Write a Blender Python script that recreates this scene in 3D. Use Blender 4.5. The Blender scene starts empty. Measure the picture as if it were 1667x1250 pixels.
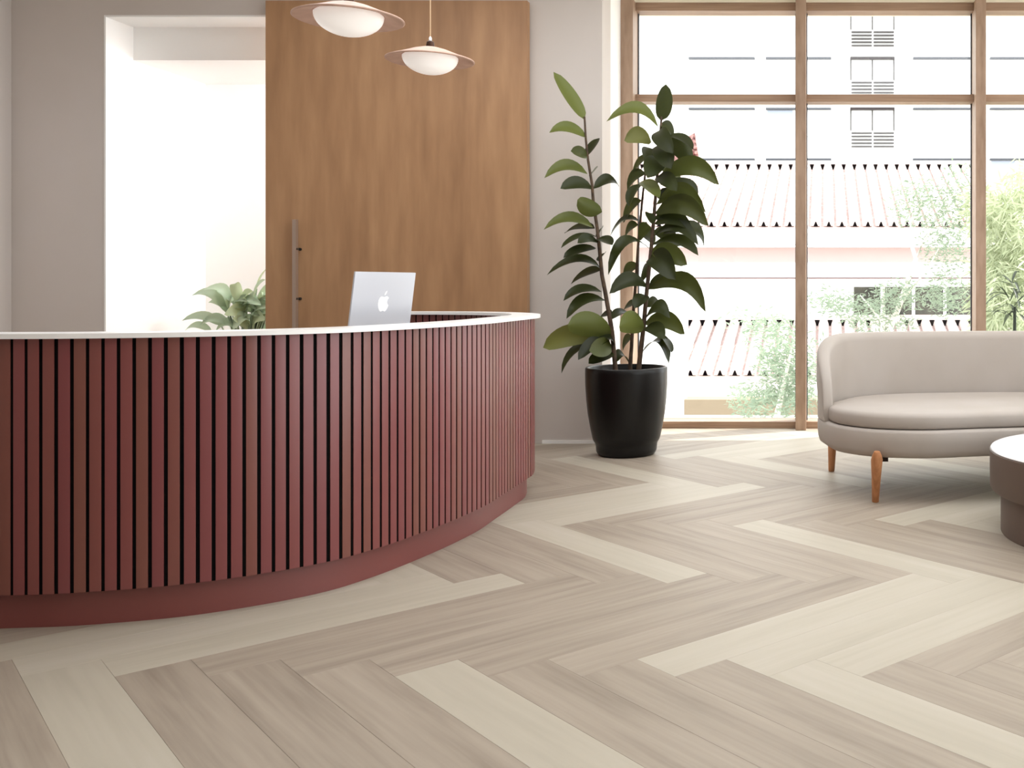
import bpy, bmesh, math, random
from math import pi, sin, cos, sqrt, radians
from mathutils import Vector, Matrix

random.seed(7)
SC = bpy.context.scene
COL = SC.collection

# ------------------------------------------------------------------ camera
F, CX, HY, CAMH = 1644.48, 1340.39, 465.706, 1.0639      # pixels of the 1667x1250 frame, metres
cd = bpy.data.cameras.new('camera'); cam = bpy.data.objects.new('camera', cd); COL.objects.link(cam)
cam.location = (0, 0, CAMH); cam.rotation_euler = (pi/2, 0, 0)
cd.sensor_fit = 'HORIZONTAL'; cd.sensor_width = 36.0; cd.lens = F/1667*36
cd.shift_x = -(CX-833.5)/1667; cd.shift_y = -(625-HY)/1667
cd.clip_start = 0.05; cd.clip_end = 400
SC.camera = cam

# ------------------------------------------------------------------ light
W_STRENGTH = 4.3
wd = bpy.data.worlds.new('sky'); SC.world = wd; wd.use_nodes = True
nt = wd.node_tree; bg = nt.nodes['Background']
bg.inputs[0].default_value = (0.96, 0.975, 1.0, 1); bg.inputs[1].default_value = W_STRENGTH
sd = bpy.data.lights.new('sun', 'SUN'); sun = bpy.data.objects.new('sun', sd); COL.objects.link(sun)
sd.energy = 9.0; sd.angle = radians(0.6); sd.color = (1.0, 0.95, 0.88)
sun_dir = Vector((-0.9*cos(radians(55)), -0.44*cos(radians(55)), -sin(radians(55))))
sun.rotation_euler = sun_dir.to_track_quat('-Z', 'Y').to_euler()
sun.location = (6, 14, 12)
def ceiling_fill(name, x, y, sx, sy, watts, col=(0.93, 0.965, 1.0)):
    l = bpy.data.lights.new(name, 'AREA'); l.shape = 'RECTANGLE'; l.size = sx; l.size_y = sy; l.energy = watts; l.color = col
    o = bpy.data.objects.new(name, l); COL.objects.link(o); o.location = (x, y, 3.235)
ceiling_fill('ceiling_fill_back', -0.4, 4.7, 6.2, 2.4, 118)  # added fill light over desk and lounge, no fitting seen
ceiling_fill('ceiling_fill_front', 0.6, 1.0, 5.5, 3.0, 48)  # added weaker fill light over the foreground, out of view
def portal(name, loc, direction, sx, sy):
    l = bpy.data.lights.new(name, 'AREA'); l.shape = 'RECTANGLE'; l.size = sx; l.size_y = sy
    l.cycles.is_portal = True
    o = bpy.data.objects.new(name, l); COL.objects.link(o); o.location = loc
    o.rotation_euler = Vector(direction).to_track_quat('-Z', 'Y').to_euler()
SC.view_settings.view_transform = 'Standard'; SC.view_settings.look = 'None'
SC.view_settings.gamma = 1.0; SC.view_settings.use_curve_mapping = False
SC.view_settings.exposure = 0.0
try:
    SC.cycles.max_bounces = 10; SC.cycles.diffuse_bounces = 6; SC.cycles.transparent_max_bounces = 12
    SC.cycles.caustics_reflective = False; SC.cycles.caustics_refractive = False
    SC.cycles.sample_clamp_indirect = 6.0
except Exception: pass

def P(px, py, Y):                      # a photo pixel at depth Y -> a point of the place
    return Vector(((px-CX)*Y/F, Y, CAMH-(py-HY)*Y/F))
def fl(px, py):                        # a photo pixel on the floor -> plan point
    Y = CAMH*F/(py-HY); return Vector(((px-CX)*Y/F, Y))

# ------------------------------------------------------------------ helpers
def lin(c):
    r = []
    for v in c:
        v /= 255.0
        r.append(v/12.92 if v <= 0.04045 else ((v+0.055)/1.055)**2.4)
    return tuple(r)+(1.0,)
def mat(name, rgb, rough=0.5, metal=0.0, spec=0.5, **kw):
    m = bpy.data.materials.new(name); m.use_nodes = True
    b = m.node_tree.nodes['Principled BSDF']
    b.inputs['Base Color'].default_value = lin(rgb); b.inputs['Roughness'].default_value = rough
    b.inputs['Metallic'].default_value = metal; b.inputs['Specular IOR Level'].default_value = spec
    for k, v in kw.items(): b.inputs[k.replace('_', ' ')].default_value = v
    return m
def N(m, t, **kw):
    n = m.node_tree.nodes.new(t)
    for k, v in kw.items(): setattr(n, k, v)
    return n
def L(m, a, b): m.node_tree.links.new(a, b)
def ramp(m, fac, stops):
    r = N(m, 'ShaderNodeValToRGB'); e = r.color_ramp.elements
    while len(e) < len(stops): e.new(0.5)
    for k, (p, c) in enumerate(stops):
        e[k].position = p; e[k].color = lin(c) if len(c) == 3 else c
    L(m, fac, r.inputs[0]); return r.outputs[0]
def speckle(m, rgb1, rgb2, scale=6, detail=4, bump=0.0, bscale=200, stretch=(1, 1, 1)):
    """soft procedural variation of the base colour and a fine bump"""
    b = m.node_tree.nodes['Principled BSDF']
    tc = N(m, 'ShaderNodeTexCoord'); mp = N(m, 'ShaderNodeMapping'); mp.inputs['Scale'].default_value = stretch
    L(m, tc.outputs['Object'], mp.inputs[0])
    n = N(m, 'ShaderNodeTexNoise'); n.inputs['Scale'].default_value = scale; n.inputs['Detail'].default_value = detail
    L(m, mp.outputs[0], n.inputs['Vector'])
    L(m, ramp(m, n.outputs['Fac'], [(0.3, rgb1), (0.7, rgb2)]), b.inputs['Base Color'])
    if bump:
        n2 = N(m, 'ShaderNodeTexNoise'); n2.inputs['Scale'].default_value = bscale
        L(m, tc.outputs['Object'], n2.inputs['Vector'])
        bp = N(m, 'ShaderNodeBump'); bp.inputs['Strength'].default_value = bump; bp.inputs['Distance'].default_value = 0.002
        L(m, n2.outputs['Fac'], bp.inputs['Height']); L(m, bp.outputs[0], b.inputs['Normal'])
    return m
def wood(name, dark, mid, light, along=(0.6, 14, 14), scale=2.2, rough=0.5, spec=0.4, streak=0.5):
    """grain: noise pulled out along one axis, two scales, shifted per object"""
    m = mat(name, mid, rough, 0, spec); b = m.node_tree.nodes['Principled BSDF']
    tc = N(m, 'ShaderNodeTexCoord'); oi = N(m, 'ShaderNodeObjectInfo')
    mul = N(m, 'ShaderNodeVectorMath', operation='SCALE'); mul.inputs[0].default_value = (17.3, 9.1, 5.7)
    L(m, oi.outputs['Random'], mul.inputs['Scale'])
    add = N(m, 'ShaderNodeVectorMath', operation='ADD'); L(m, tc.outputs['Object'], add.inputs[0]); L(m, mul.outputs[0], add.inputs[1])
    mp = N(m, 'ShaderNodeMapping'); mp.inputs['Scale'].default_value = along; L(m, add.outputs[0], mp.inputs[0])
    n1 = N(m, 'ShaderNodeTexNoise'); n1.inputs['Scale'].default_value = scale; n1.inputs['Detail'].default_value = 6; n1.inputs['Distortion'].default_value = 0.4
    L(m, mp.outputs[0], n1.inputs['Vector'])
    mp2 = N(m, 'ShaderNodeMapping'); mp2.inputs['Scale'].default_value = (along[0]*2, along[1]*5, along[2]*5); L(m, add.outputs[0], mp2.inputs[0])
    n2 = N(m, 'ShaderNodeTexNoise'); n2.inputs['Scale'].default_value = scale; n2.inputs['Detail'].default_value = 3
    L(m, mp2.outputs[0], n2.inputs['Vector'])
    mx = N(m, 'ShaderNodeMix'); mx.data_type = 'FLOAT'; mx.inputs['Factor'].default_value = streak
    L(m, n1.outputs['Fac'], mx.inputs['A']); L(m, n2.outputs['Fac'], mx.inputs['B'])
    L(m, ramp(m, mx.outputs['Result'], [(0.32, dark), (0.5, mid), (0.68, light)]), b.inputs['Base Color'])
    return m

def obj(name, bm, m, parent=None, smooth=None, loc=None):
    me = bpy.data.meshes.new(name)
    bmesh.ops.recalc_face_normals(bm, faces=bm.faces)
    bm.to_mesh(me); bm.free()
    for x in (m if isinstance(m, (list, tuple)) else [m]): me.materials.append(x)
    if smooth is not None:
        for p in me.polygons: p.use_smooth = True
        me.set_sharp_from_angle(angle=radians(smooth))
    o = bpy.data.objects.new(name, me); COL.objects.link(o)
    if parent: o.parent = parent
    if loc is not None: o.location = loc
    return o
def thing(name, label, cat, loc=(0, 0, 0), rz=0, group=None):
    o = bpy.data.objects.new(name, None); COL.objects.link(o); o.location = loc; o.rotation_euler = (0, 0, rz)
    o.empty_display_size = 0.1
    tag(o, label, cat, group); return o
def tag(o, label, cat, group=None):
    o['label'] = label; o['category'] = cat
    if group: o['group'] = group
    return o
def struct(o, label=None):
    o['kind'] = 'structure'
    if label: o['label'] = label
    return o
def box(bm, x0, x1, y0, y1, z0, z1):
    vs = [bm.verts.new(p) for p in ((x0,y0,z0),(x1,y0,z0),(x1,y1,z0),(x0,y1,z0),(x0,y0,z1),(x1,y0,z1),(x1,y1,z1),(x0,y1,z1))]
    for f in ((0,3,2,1),(4,5,6,7),(0,1,5,4),(1,2,6,5),(2,3,7,6),(3,0,4,7)): bm.faces.new([vs[i] for i in f])
def bx(*a, bev=0.0):
    bm = bmesh.new(); box(bm, *a)
    if bev: bmesh.ops.bevel(bm, geom=bm.edges[:], offset=bev, segments=2, affect='EDGES', profile=0.7)
    return bm
def lathe(prof, n=48, bm=None, c=(0, 0, 0), cap=True):
    bm = bm or bmesh.new(); rings = []
    for r, z in prof:
        if r < 1e-6: rings.append([bm.verts.new((c[0], c[1], c[2]+z))])
        else: rings.append([bm.verts.new((c[0]+r*cos(2*pi*k/n), c[1]+r*sin(2*pi*k/n), c[2]+z)) for k in range(n)])
    for a, b in zip(rings, rings[1:]):
        for k in range(n):
            q = (k+1) % n
            if len(a) == 1: bm.faces.new((a[0], b[k], b[q]))
            elif len(b) == 1: bm.faces.new((a[k], b[0], a[q]))
            else: bm.faces.new((a[k], b[k], b[q], a[q]))
    if cap:
        for r in (rings[0], rings[-1]):
            if len(r) > 1: bm.faces.new(r)
    return bm
def tube(pts, radii, n=8, bm=None):
    bm = bm or bmesh.new(); rings = []
    pts = [Vector(p) for p in pts]
    if not isinstance(radii, (list, tuple)): radii = [radii]*len(pts)
    for i, p in enumerate(pts):
        d = (pts[min(i+1, len(pts)-1)]-pts[max(i-1, 0)]).normalized()
        u = d.orthogonal() if abs(d.z) > 0.9 or abs(d.z) < 0.01 else d.cross(Vector((0, 0, 1)))
        if abs(d.z) > 0.9: u = Vector((1, 0, 0))-d*d.x
        u.normalize(); v = d.cross(u)
        rings.append([bm.verts.new(p+(u*cos(2*pi*k/n)+v*sin(2*pi*k/n))*radii[i]) for k in range(n)])
    for a, b in zip(rings, rings[1:]):
        for k in range(n): bm.faces.new((a[k], a[(k+1) % n], b[(k+1) % n], b[k]))
    bm.faces.new(rings[0][::-1]); bm.faces.new(rings[-1]); return bm
def catmull(pts, per=12, closed=False):
    out = []; n = len(pts)
    for i in range(n if closed else n-1):
        p = [pts[(i+k-1) % n] if closed else pts[max(0, min(n-1, i+k-1))] for k in range(4)]
        for s in range(per):
            t = s/per; t2 = t*t; t3 = t2*t
            out.append(0.5*((2*p[1])+(p[2]-p[0])*t+(2*p[0]-5*p[1]+4*p[2]-p[3])*t2+(3*p[1]-p[0]-3*p[2]+p[3])*t3))
    if not closed: out.append(pts[-1])
    return out

# ------------------------------------------------------------------ materials
M = {}
M['wall'] = speckle(mat('wall_paint', (208,201,196), 0.85, 0, 0.2), (205,197,191), (211,204,200), 1.2, 3, 0.05, 300)
M['wall_white'] = mat('white_plaster', (248,247,245), 0.8, 0, 0.2)
M['ceiling'] = mat('ceiling_paint', (240,237,230), 0.9, 0, 0.2)
M['lintel'] = mat('ivory_paint', (232,224,205), 0.7)
M['oak_door'] = wood('oak_veneer', (152,114,82), (170,130,95), (186,146,108), (7, 7, 0.5), 0.8, 0.45, 0.4, 0.5)
M['frame'] = wood('window_oak', (142,116,96), (162,136,116), (176,150,130), (9, 9, 0.8), 1.5, 0.5, 0.35)
M['frame_h'] = wood('window_oak_rail', (136,108,86), (158,130,108), (176,148,124), (0.8, 9, 9), 1.5, 0.5, 0.35)
M['plank_dark'] = wood('plank_taupe', (142,130,117), (161,149,135), (172,160,146), (0.9, 9, 1), 1.2, 0.5, 0.25, 0.35)
M['plank_light'] = wood('plank_cream', (175,167,152), (183,175,160), (189,181,168), (0.9, 8, 1), 1.0, 0.5, 0.25, 0.35)
M['slab'] = mat('subfloor', (120,106,94), 0.9)
M['line'] = mat('dark_slate', (70,72,78), 0.8)
M['steel'] = mat('brushed_bronze', (176,156,142), 0.4, 0.5)
M['black'] = mat('black', (14,12,12), 0.7)

# maroon lacquer with a slight tint change from slat to slat
m = mat('maroon_slat', (122,60,57), 0.38, 0, 0.75); b_ = m.node_tree.nodes['Principled BSDF']
oi = N(m, 'ShaderNodeObjectInfo')
L(m, ramp(m, oi.outputs['Random'], [(0.0, (120,68,58)), (0.35, (124,65,60)), (0.7, (126,62,62)), (1.0, (122,58,61))]), b_.inputs['Base Color'])
M['slat'] = m
M['plinth'] = mat('maroon_plinth', (120,60,56), 0.42, 0, 0.7)
M['core'] = mat('black_core', (8,6,6), 0.9, 0, 0.1)
M['cap'] = mat('white_solid_surface', (252,252,252), 0.3)
M['worktop'] = mat('white_laminate', (225,220,216), 0.5)

# ------------------------------------------------------------------ room shell
YB, YW, XL, XR, ZC, YF = 6.83, 7.45, -5.49, 4.2, 3.25, -3.0
floor = struct(obj('floor', bx(XL-0.2, XR+0.2, YF-0.2, 8.2, -0.12, -0.004), M['slab']))
WPL, LR = 0.18, 6.7910
OX, OZ = -0.15003, -0.04777
LIGHT_A = {(0,10),(0,11),(0,12),(0,18),(0,19),(0,20),(1,15),(1,16),(1,17),(1,9),(1,8),(1,7)}
LIGHT_B = {(-1,19),(-1,15),(-1,11),(0,12),(0,16),(1,17),(0,8)}
# further zigzags towards the window
LIGHT_A |= {(2,12),(2,13),(2,14),(2,20),(2,21)}
LIGHT_B |= {(0,20),(1,13),(1,21),(2,14),(1,9)}
def plank_bm(w, ln, z=0.0):
    bm = bmesh.new(); e = 0.0002; c = 0.0005
    a, b = ln*w/2-e, w/2-e
    lo = [bm.verts.new((sx*a, sy*b, z-0.004)) for sx, sy in ((-1,-1),(1,-1),(1,1),(-1,1))]
    md = [bm.verts.new((sx*a, sy*b, z-c)) for sx, sy in ((-1,-1),(1,-1),(1,1),(-1,1))]
    tp = [bm.verts.new((sx*(a-c), sy*(b-c), z)) for sx, sy in ((-1,-1),(1,-1),(1,1),(-1,1))]
    for p, q in ((lo, md), (md, tp)):
        for k in range(4): bm.faces.new((p[k], p[(k+1) % 4], q[(k+1) % 4], q[k]))
    bm.faces.new(tp); return bm
pd_o = obj('plank', plank_bm(WPL, LR), M['plank_dark'], floor); pl_o = obj('plank', plank_bm(WPL, LR), M['plank_light'], floor)
pd_me, pl_me = pd_o.data, pl_o.data
bpy.data.objects.remove(pd_o); bpy.data.objects.remove(pl_o)
def on_screen(x, y, z=0.0):
    if y < 0.3: return False
    px = CX+F*x/y; py = HY+F*(CAMH-z)/y
    return -30 < px < 1697 and py < 1290
planks = []
for k in range(-4, 6):
    for j in range(-60, 90):
        for typ in 'AB':
            if typ == 'A':
                u = 22-j+k*LR+LR/2; v = j+k*LR+0.5; light = (k, j) in LIGHT_A; rz = radians(45)
            else:
                u = 22-j+(k+1)*LR+0.5; v = j+k*LR+LR/2; light = (k, j) in LIGHT_B; rz = radians(135)
            x = (u-v)*WPL/sqrt(2)+OX; y = (u+v)*WPL/sqrt(2)+OZ
            if not (XL-0.3 < x < XR+0.3 and YF-0.3 < y < 7.9): continue
            d = (cos(rz)*LR*WPL/2, sin(rz)*LR*WPL/2)
            vis = any(on_screen(x+t*d[0], y+t*d[1]) for t in (-1, -0.5, 0, 0.5, 1))
            planks.append((vis, x, y, rz, light))
rest = bmesh.new()
for vis, x, y, rz, light in planks:
    inroom = XL+0.62 < x < XR-0.62 and YF+0.62 < y
    if vis:
        o = bpy.data.objects.new('plank', pl_me if light else pd_me); COL.objects.link(o)
        o.parent = floor; o.location = (x, y, 0); o.rotation_euler = (0, 0, rz)
    else:
        t = plank_bm(WPL, LR); bmesh.ops.transform(t, matrix=Matrix.Translation((x, y, 0)) @ Matrix.Rotation(rz, 4, 'Z'), verts=t.verts)
        me = bpy.data.meshes.new('tmp'); t.to_mesh(me); t.free(); rest.from_mesh(me); bpy.data.meshes.remove(me)
r = obj('planks_out_of_view', rest, M['plank_dark'], floor); r['kind'] = 'stuff'
print('PLANKS', sum(p[0] for p in planks), len(planks))

# back wall: pier left of the opening, header over it, pier behind the door; opening x -4.861.. -3.2
OPL, OPR, OPT = -4.861, -2.6, 2.895
bm = bmesh.new()
box(bm, XL-0.2, OPL, YB, YB+0.27, 0, ZC); box(bm, OPL, OPR, YB, YB+0.27, OPT, ZC); box(bm, OPR, -1.496, YB, YB+0.27, 0, ZC)
struct(obj('wall_back', bm, M['wall']), 'beige plaster wall with a tall opening behind the reception desk')
bm = bmesh.new(); box(bm, -1.9, -1.496, YB+0.27, 7.95, 0, ZC)
struct(obj('wall_window_side', bm, M['wall_white']), 'white return of the wall beside the window')
struct(obj('baseboard_back', bx(-1.9, -1.4955, YB-0.008, YB, 0, 0.022), M['wall_white']))
bm = bmesh.new(); box(bm, OPL, OPL+0.012, YB-0.004, YB+0.27, 0, OPT-0.012); box(bm, OPL, OPR, YB-0.004, YB+0.27, OPT-0.012, OPT); box(bm, OPR-0.012, OPR, YB-0.004, YB+0.27, 0, OPT-0.012)
struct(obj('trim_1', bm, M['wall_white']), 'white lining of the tall opening behind the desk')
struct(obj('wall_left', bx(XL-0.2, XL, YF-0.2, YB, 0, ZC), M['wall']))
struct(obj('wall_front', bx(XL-0.2, XR+0.2, YF-0.2, YF, 0, ZC), M['wall']))
struct(obj('ceiling', bx(XL-0.2, XR+0.2, YF-0.2, 7.95, ZC, ZC+0.15), M['ceiling']))
# right wall with two tall windows (outside the frame; they give the side light)
RW = [(-1.6, 1.4), (1.9, 4.6), (5.0, 6.9)]
bm = bmesh.new()
box(bm, XR, XR+0.25, YF-0.2, 8.0, 3.05, ZC); box(bm, XR, XR+0.25, YF-0.2, 8.0, 0, 0.15)
ys = [YF-0.2]+[v for a in RW for v in a]+[8.0]
for a, b in zip(ys[::2], ys[1::2]): box(bm, XR, XR+0.25, a, b, 0.15, 3.05)
struct(obj('wall_right', bm, M['wall']))
# corridor behind the opening
struct(obj('wall_corridor_left', bx(OPL-0.2, OPL, YB+0.27, 8.2, 0, 2.9), M['wall_white']))
struct(obj('wall_corridor_back', bx(OPL-0.2, -1.9, 7.95, 8.2, 0, 2.9), M['wall_white']))
struct(obj('ceiling_corridor', bx(OPL, -1.9, YB+0.27, 7.95, 2.651, 2.9), M['wall_white']))
struct(obj('wall_above_window', bx(-1.496, XR, 7.55, 7.95, 3.185, ZC), M['lintel']))
struct(obj('wall_back_right', bx(2.62, XR, YW, 7.95, 0, 3.185), M['wall']))

# ------------------------------------------------------------------ window wall
glass = bpy.data.materials.new('clear_glass'); glass.use_nodes = True
g = glass.node_tree; g.nodes.remove(g.nodes['Principled BSDF'])
tr = g.nodes.new('ShaderNodeBsdfTransparent'); gl = g.nodes.new('ShaderNodeBsdfGlossy'); gl.inputs['Roughness'].default_value = 0.02
lw = g.nodes.new('ShaderNodeLayerWeight'); lw.inputs['Blend'].default_value = 0.5
pw = g.nodes.new('ShaderNodeMath'); pw.operation = 'POWER'; pw.inputs[1].default_value = 5; g.links.new(lw.outputs['Facing'], pw.inputs[0])
fr = g.nodes.new('ShaderNodeMath'); fr.operation = 'MULTIPLY_ADD'; fr.inputs[1].default_value = 0.45; fr.inputs[2].default_value = 0.025; g.links.new(pw.outputs[0], fr.inputs[0])
mx = g.nodes.new('ShaderNodeMixShader'); tr.inputs[0].default_value = (0.97, 0.985, 0.98, 1)
g.links.new(fr.outputs[0], mx.inputs[0]); g.links.new(tr.outputs[0], mx.inputs[1]); g.links.new(gl.outputs[0], mx.inputs[2])
g.links.new(mx.outputs[0], g.nodes['Material Output'].inputs[0])
glass.use_transparent_shadow = True
M['glass'] = glass
win = bpy.data.objects.new('window_1', None); COL.objects.link(win); win.location = (0, YW, 0)
struct(win, 'tall oak framed window wall looking out on tiled roofs')
def wpart(name, bm, m):
    bmesh.ops.translate(bm, vec=(0, -YW, 0), verts=bm.verts); return obj(name, bm, m, win)
fx = [(-1.496, -1.405), (-0.205, -0.128), (1.124, 1.200), (2.53, 2.62)]
for a, b in fx: wpart('mullion', bx(a, b, YW, 7.70, 0, 3.185, bev=0.003), M['frame'])
for (a0, a), (b, b1) in zip(fx, fx[1:]):
    wpart('bottom_rail', bx(a, b, 7.56, 7.70, 0, 0.05, bev=0.003), M['frame_h'])
    wpart('transom', bx(a, b, 7.56, 7.70, 2.444, 2.50, bev=0.003), M['frame_h'])
    wpart('top_rail', bx(a, b, 7.56, 7.70, 3.125, 3.185, bev=0.003), M['frame_h'])
    for z0, z1 in ((0.05, 2.444), (2.50, 3.125)):
        for x in (a, b-0.008): wpart('gasket', bx(x, x+0.008, 7.645, 7.672, z0, z1), M['line'])
    wpart('pane', bx(a, b, 7.655, 7.661, 0.05, 2.444), M['glass'])
    wpart('pane', bx(a, b, 7.655, 7.661, 2.50, 3.125), M['glass'])
portal('window_portal', ((2.55-1.45)/2, 7.75, 1.6), (0, -1, 0), 3.95, 3.1)
for k, (a, b) in enumerate(RW):
    wn = bpy.data.objects.new('window_%d' % (k+2), None); COL.objects.link(wn); wn.location = (XR, (a+b)/2, 0.15)
    struct(wn)
    h = (b-a)/2
    for y0, y1 in ((-h, -h+0.07), (-0.04, 0.04), (h-0.07, h)): obj('mullion', bx(0.08, 0.2, y0, y1, 0, 2.9), M['frame'], wn)
    for z0, z1 in ((0, 0.06), (2.84, 2.9)): obj('rail', bx(0.09, 0.19, -h, h, z0, z1), M['frame'], wn)
    obj('pane', bx(0.14, 0.146, -h+0.07, h-0.07, 0.06, 2.84), M['glass'], wn)
    portal('side_portal', (XR+0.3, (a+b)/2, 1.6), (-1, 0, 0), b-a, 2.9)

# corridor light: a ceiling panel out of sight behind the door
al = bpy.data.lights.new('corridor_panel', 'AREA'); al.shape = 'RECTANGLE'; al.size = 1.2; al.size_y = 0.6; al.energy = 82; al.color = (0.97, 0.98, 1.0)
alo = bpy.data.objects.new('corridor_panel', al); COL.objects.link(alo); alo.location = (-2.9, 7.5, 2.6)
alo.rotation_euler = Vector((-0.55, 0.35, -0.6)).to_track_quat('-Z', 'Y').to_euler()

# sliding door
door = bpy.data.objects.new('door_1', None); COL.objects.link(door); door.location = (-2.853, 6.78, 0)
struct(door, 'wide oak sliding door with a long pull bar'); door['kind'] = 'structure'
obj('door_panel', bx(-0.875, 0.874, -0.03, 0.03, 0.012, 2.972, bev=0.002), M['oak_door'], door)
hx = (482-CX)*6.70/F+2.853
h_ = obj('pull_bar', bx(hx-0.014, hx+0.010, -0.105, -0.07, 0.55, 1.505, bev=0.003), M['steel'], door)
for z in (0.75, 0.98, 1.31): obj('bolt', tube([(hx+0.004, -0.071, z), (hx+0.004, -0.029, z)], 0.009, 10), M['black'], h_)
for z in (0.98, 1.31): obj('bolt_cover', tube([(hx+0.009, -0.088, z), (hx+0.0115, -0.088, z)], 0.008, 10), M['black'], h_)

# ------------------------------------------------------------------ reception desk
desk = thing('reception_desk', 'curved maroon reception desk faced with vertical slats under a thin white top', 'desk', (-2.2, 4.2, 0))
D0 = Vector((-2.2, 4.2))
pp = [Vector((-4.3, 3.14)), Vector((-3.6, 3.09)), Vector((-3.0, 3.095))]+[fl(*p) for p in ((0,1023),(138,1017.5),(322,1000.5),(500,970),(600,941.5),(697.6,903),(771,868))]
pp += [Vector((-1.50, 4.62)), Vector((-1.50, 4.95))]
cc = Vector((-2.30, 5.0))
pp += [cc+0.8*Vector((cos(radians(a)), sin(radians(a)))) for a in (8, 24, 40, 56, 72, 88)]
pp += [Vector((-2.45, 5.80)), Vector((-2.62, 5.80))]
path = catmull(pp, 24)
acc = [0.0]
for a, b in zip(path, path[1:]): acc.append(acc[-1]+(b-a).length)
SL = acc[-1]
def at(s):
    s = max(0, min(SL, s)); lo = 0; hi = len(acc)-1
    while hi-lo > 1:
        mid = (lo+hi)//2
        if acc[mid] <= s: lo = mid
        else: hi = mid
    t = (s-acc[lo])/(acc[hi]-acc[lo]); p = path[lo].lerp(path[hi], t)
    i0, i1 = max(0, lo-3), min(len(path)-1, hi+3)
    d = (path[i1]-path[i0]).normalized(); return p, d, Vector((d.y, -d.x))      # n points outwards
def wallstrip(s0, s1, o0, o1, z0, z1, step=0.04):
    bm = bmesh.new(); n = max(2, int((s1-s0)/step)); prev = None
    for k in range(n+1):
        p, d, nn = at(s0+(s1-s0)*k/n); p = p-D0
        q = [p+nn*o0, p+nn*o1]
        cur = [bm.verts.new((q[0].x, q[0].y, z0)), bm.verts.new((q[1].x, q[1].y, z0)), bm.verts.new((q[1].x, q[1].y, z1)), bm.verts.new((q[0].x, q[0].y, z1))]
        if prev:
            for i in range(4): bm.faces.new((prev[i], prev[(i+1) % 4], cur[(i+1) % 4], cur[i]))
        else: bm.faces.new(cur)
        prev = cur
    bm.faces.new(prev); return bm
obj('plinth', wallstrip(0, SL, -0.05, 0.0, 0, 0.113), M['plinth'], desk, 30)
obj('core_panel', wallstrip(0, SL, -0.045, 0.0375, 0.113, 0.902), M['core'], desk, 30)
bm = wallstrip(-0.0, SL, -0.075, 0.068, 0.9025, 0.918); 
obj('counter_top', bm, M['cap'], desk, 30)
obj('inner_worktop', wallstrip(0.6, SL-1.2, -0.60, -0.064, 0.845, 0.863), M['worktop'], desk, 30)
PITCH = 0.0413
sl_me = None
def slat(s, o0, o1, flip=1, w=0.0322):
    global sl_me
    p, d, nn = at(s)
    if sl_me is None:
        bm = bx(-w/2, w/2, o0, o1, 0.1135, 0.9025, bev=0.0012); t = obj('slat', bm, M['slat'], desk, 40); sl_me = t.data; bpy.data.objects.remove(t)
    o = bpy.data.objects.new('slat', sl_me); COL.objects.link(o); o.parent = desk
    a = math.atan2(nn.y, nn.x)-pi/2
    q = p-D0
    if flip < 0: q = q+nn*(-0.010); a += pi
    o.location = (q.x, q.y, 0); o.rotation_euler = (0, 0, a)
s_left = None
k = 0
s = 0.05
while s < SL:
    slat(s, 0.0365, 0.040); s += PITCH
s = SL-1.85
while s < SL: slat(s, 0.0365, 0.040, -1); s += PITCH
obj('end_panel', wallstrip(SL-0.003, SL+0.0, -0.06, 0.04, 0.1135, 0.902, 0.002), M['plinth'], desk)

# ------------------------------------------------------------------ laptop
M['alu'] = mat('silver_aluminium', (196,198,206), 0.42, 0.5)
M['alu_dark'] = mat('dark_glass', (30,30,34), 0.2)
M['logo'] = mat('white_logo', (240,240,244), 0.3)
lap = thing('laptop', 'silver laptop standing open on the desk behind the white top, lid back outwards', 'laptop')
def build_laptop():
    a = radians(73); lw, lh = 0.352, 0.247
    Y = 4.16; pc = P(620, 500, Y)
    lap.location = (pc.x, pc.y, 0.8635); lap.rotation_euler = (0, 0, a)
    # local x along the lid, local -y is the outward (back) side, hinge on y=0
    obj('base', bx(-lw/2, lw/2, 0.0, 0.245, 0.0, 0.015, bev=0.004), M['alu'], lap, 40)
    kb = obj('keyboard', bx(-lw/2+0.03, lw/2-0.03, 0.04, 0.15, 0.0151, 0.0165), M['alu_dark'], lap)
    ld = bpy.data.objects.new('lid', None)
    bm = bx(-lw/2, lw/2, -0.0, 0.008, 0.0, lh, bev=0.0035)
    ld = obj('lid', bm, M['alu'], lap, 40); ld.location = (0, 0.004, 0.013); ld.rotation_euler = (radians(8), 0, 0)
    sc = obj('screen', bx(-lw/2+0.008, lw/2-0.008, 0.0081, 0.009, 0.012, lh-0.008), M['alu_dark'], ld)
    # logo: bitten fruit with a leaf, outline in unit coords
    import_pts = [(0.0,0.36),(0.12,0.40),(0.26,0.42),(0.38,0.36),(0.43,0.30)]
    right_bite = [(0.34,0.20),(0.31,0.07),(0.35,-0.06),(0.46,-0.16)]
    low = [(0.40,-0.32),(0.30,-0.47),(0.20,-0.54),(0.10,-0.52),(0.0,-0.49)]
    right = import_pts+right_bite+low
    left = [(-0.10,-0.52),(-0.20,-0.54),(-0.32,-0.45),(-0.43,-0.26),(-0.48,-0.04),(-0.46,0.18),(-0.38,0.33),(-0.26,0.41),(-0.12,0.40)]
    leaf = [(0.0,0.47),(0.02,0.60),(0.10,0.72),(0.22,0.78),(0.21,0.65),(0.13,0.53)]
    s_ = 0.066
    bm = bmesh.new()
    for poly in (right+left, leaf):
        fr_ = [bm.verts.new((-x*s_, -0.0006, lh/2-0.004+y*s_)) for x, y in poly]
        bk = [bm.verts.new((-x*s_, 0.0002, lh/2-0.004+y*s_)) for x, y in poly]
        bm.faces.new(fr_); n = len(fr_)
        for i in range(n): bm.faces.new((fr_[i], fr_[(i+1) % n], bk[(i+1) % n], bk[i]))
    for v in bm.verts: v.co.x = -v.co.x
    obj('logo', bm, M['logo'], ld)
build_laptop()

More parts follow.
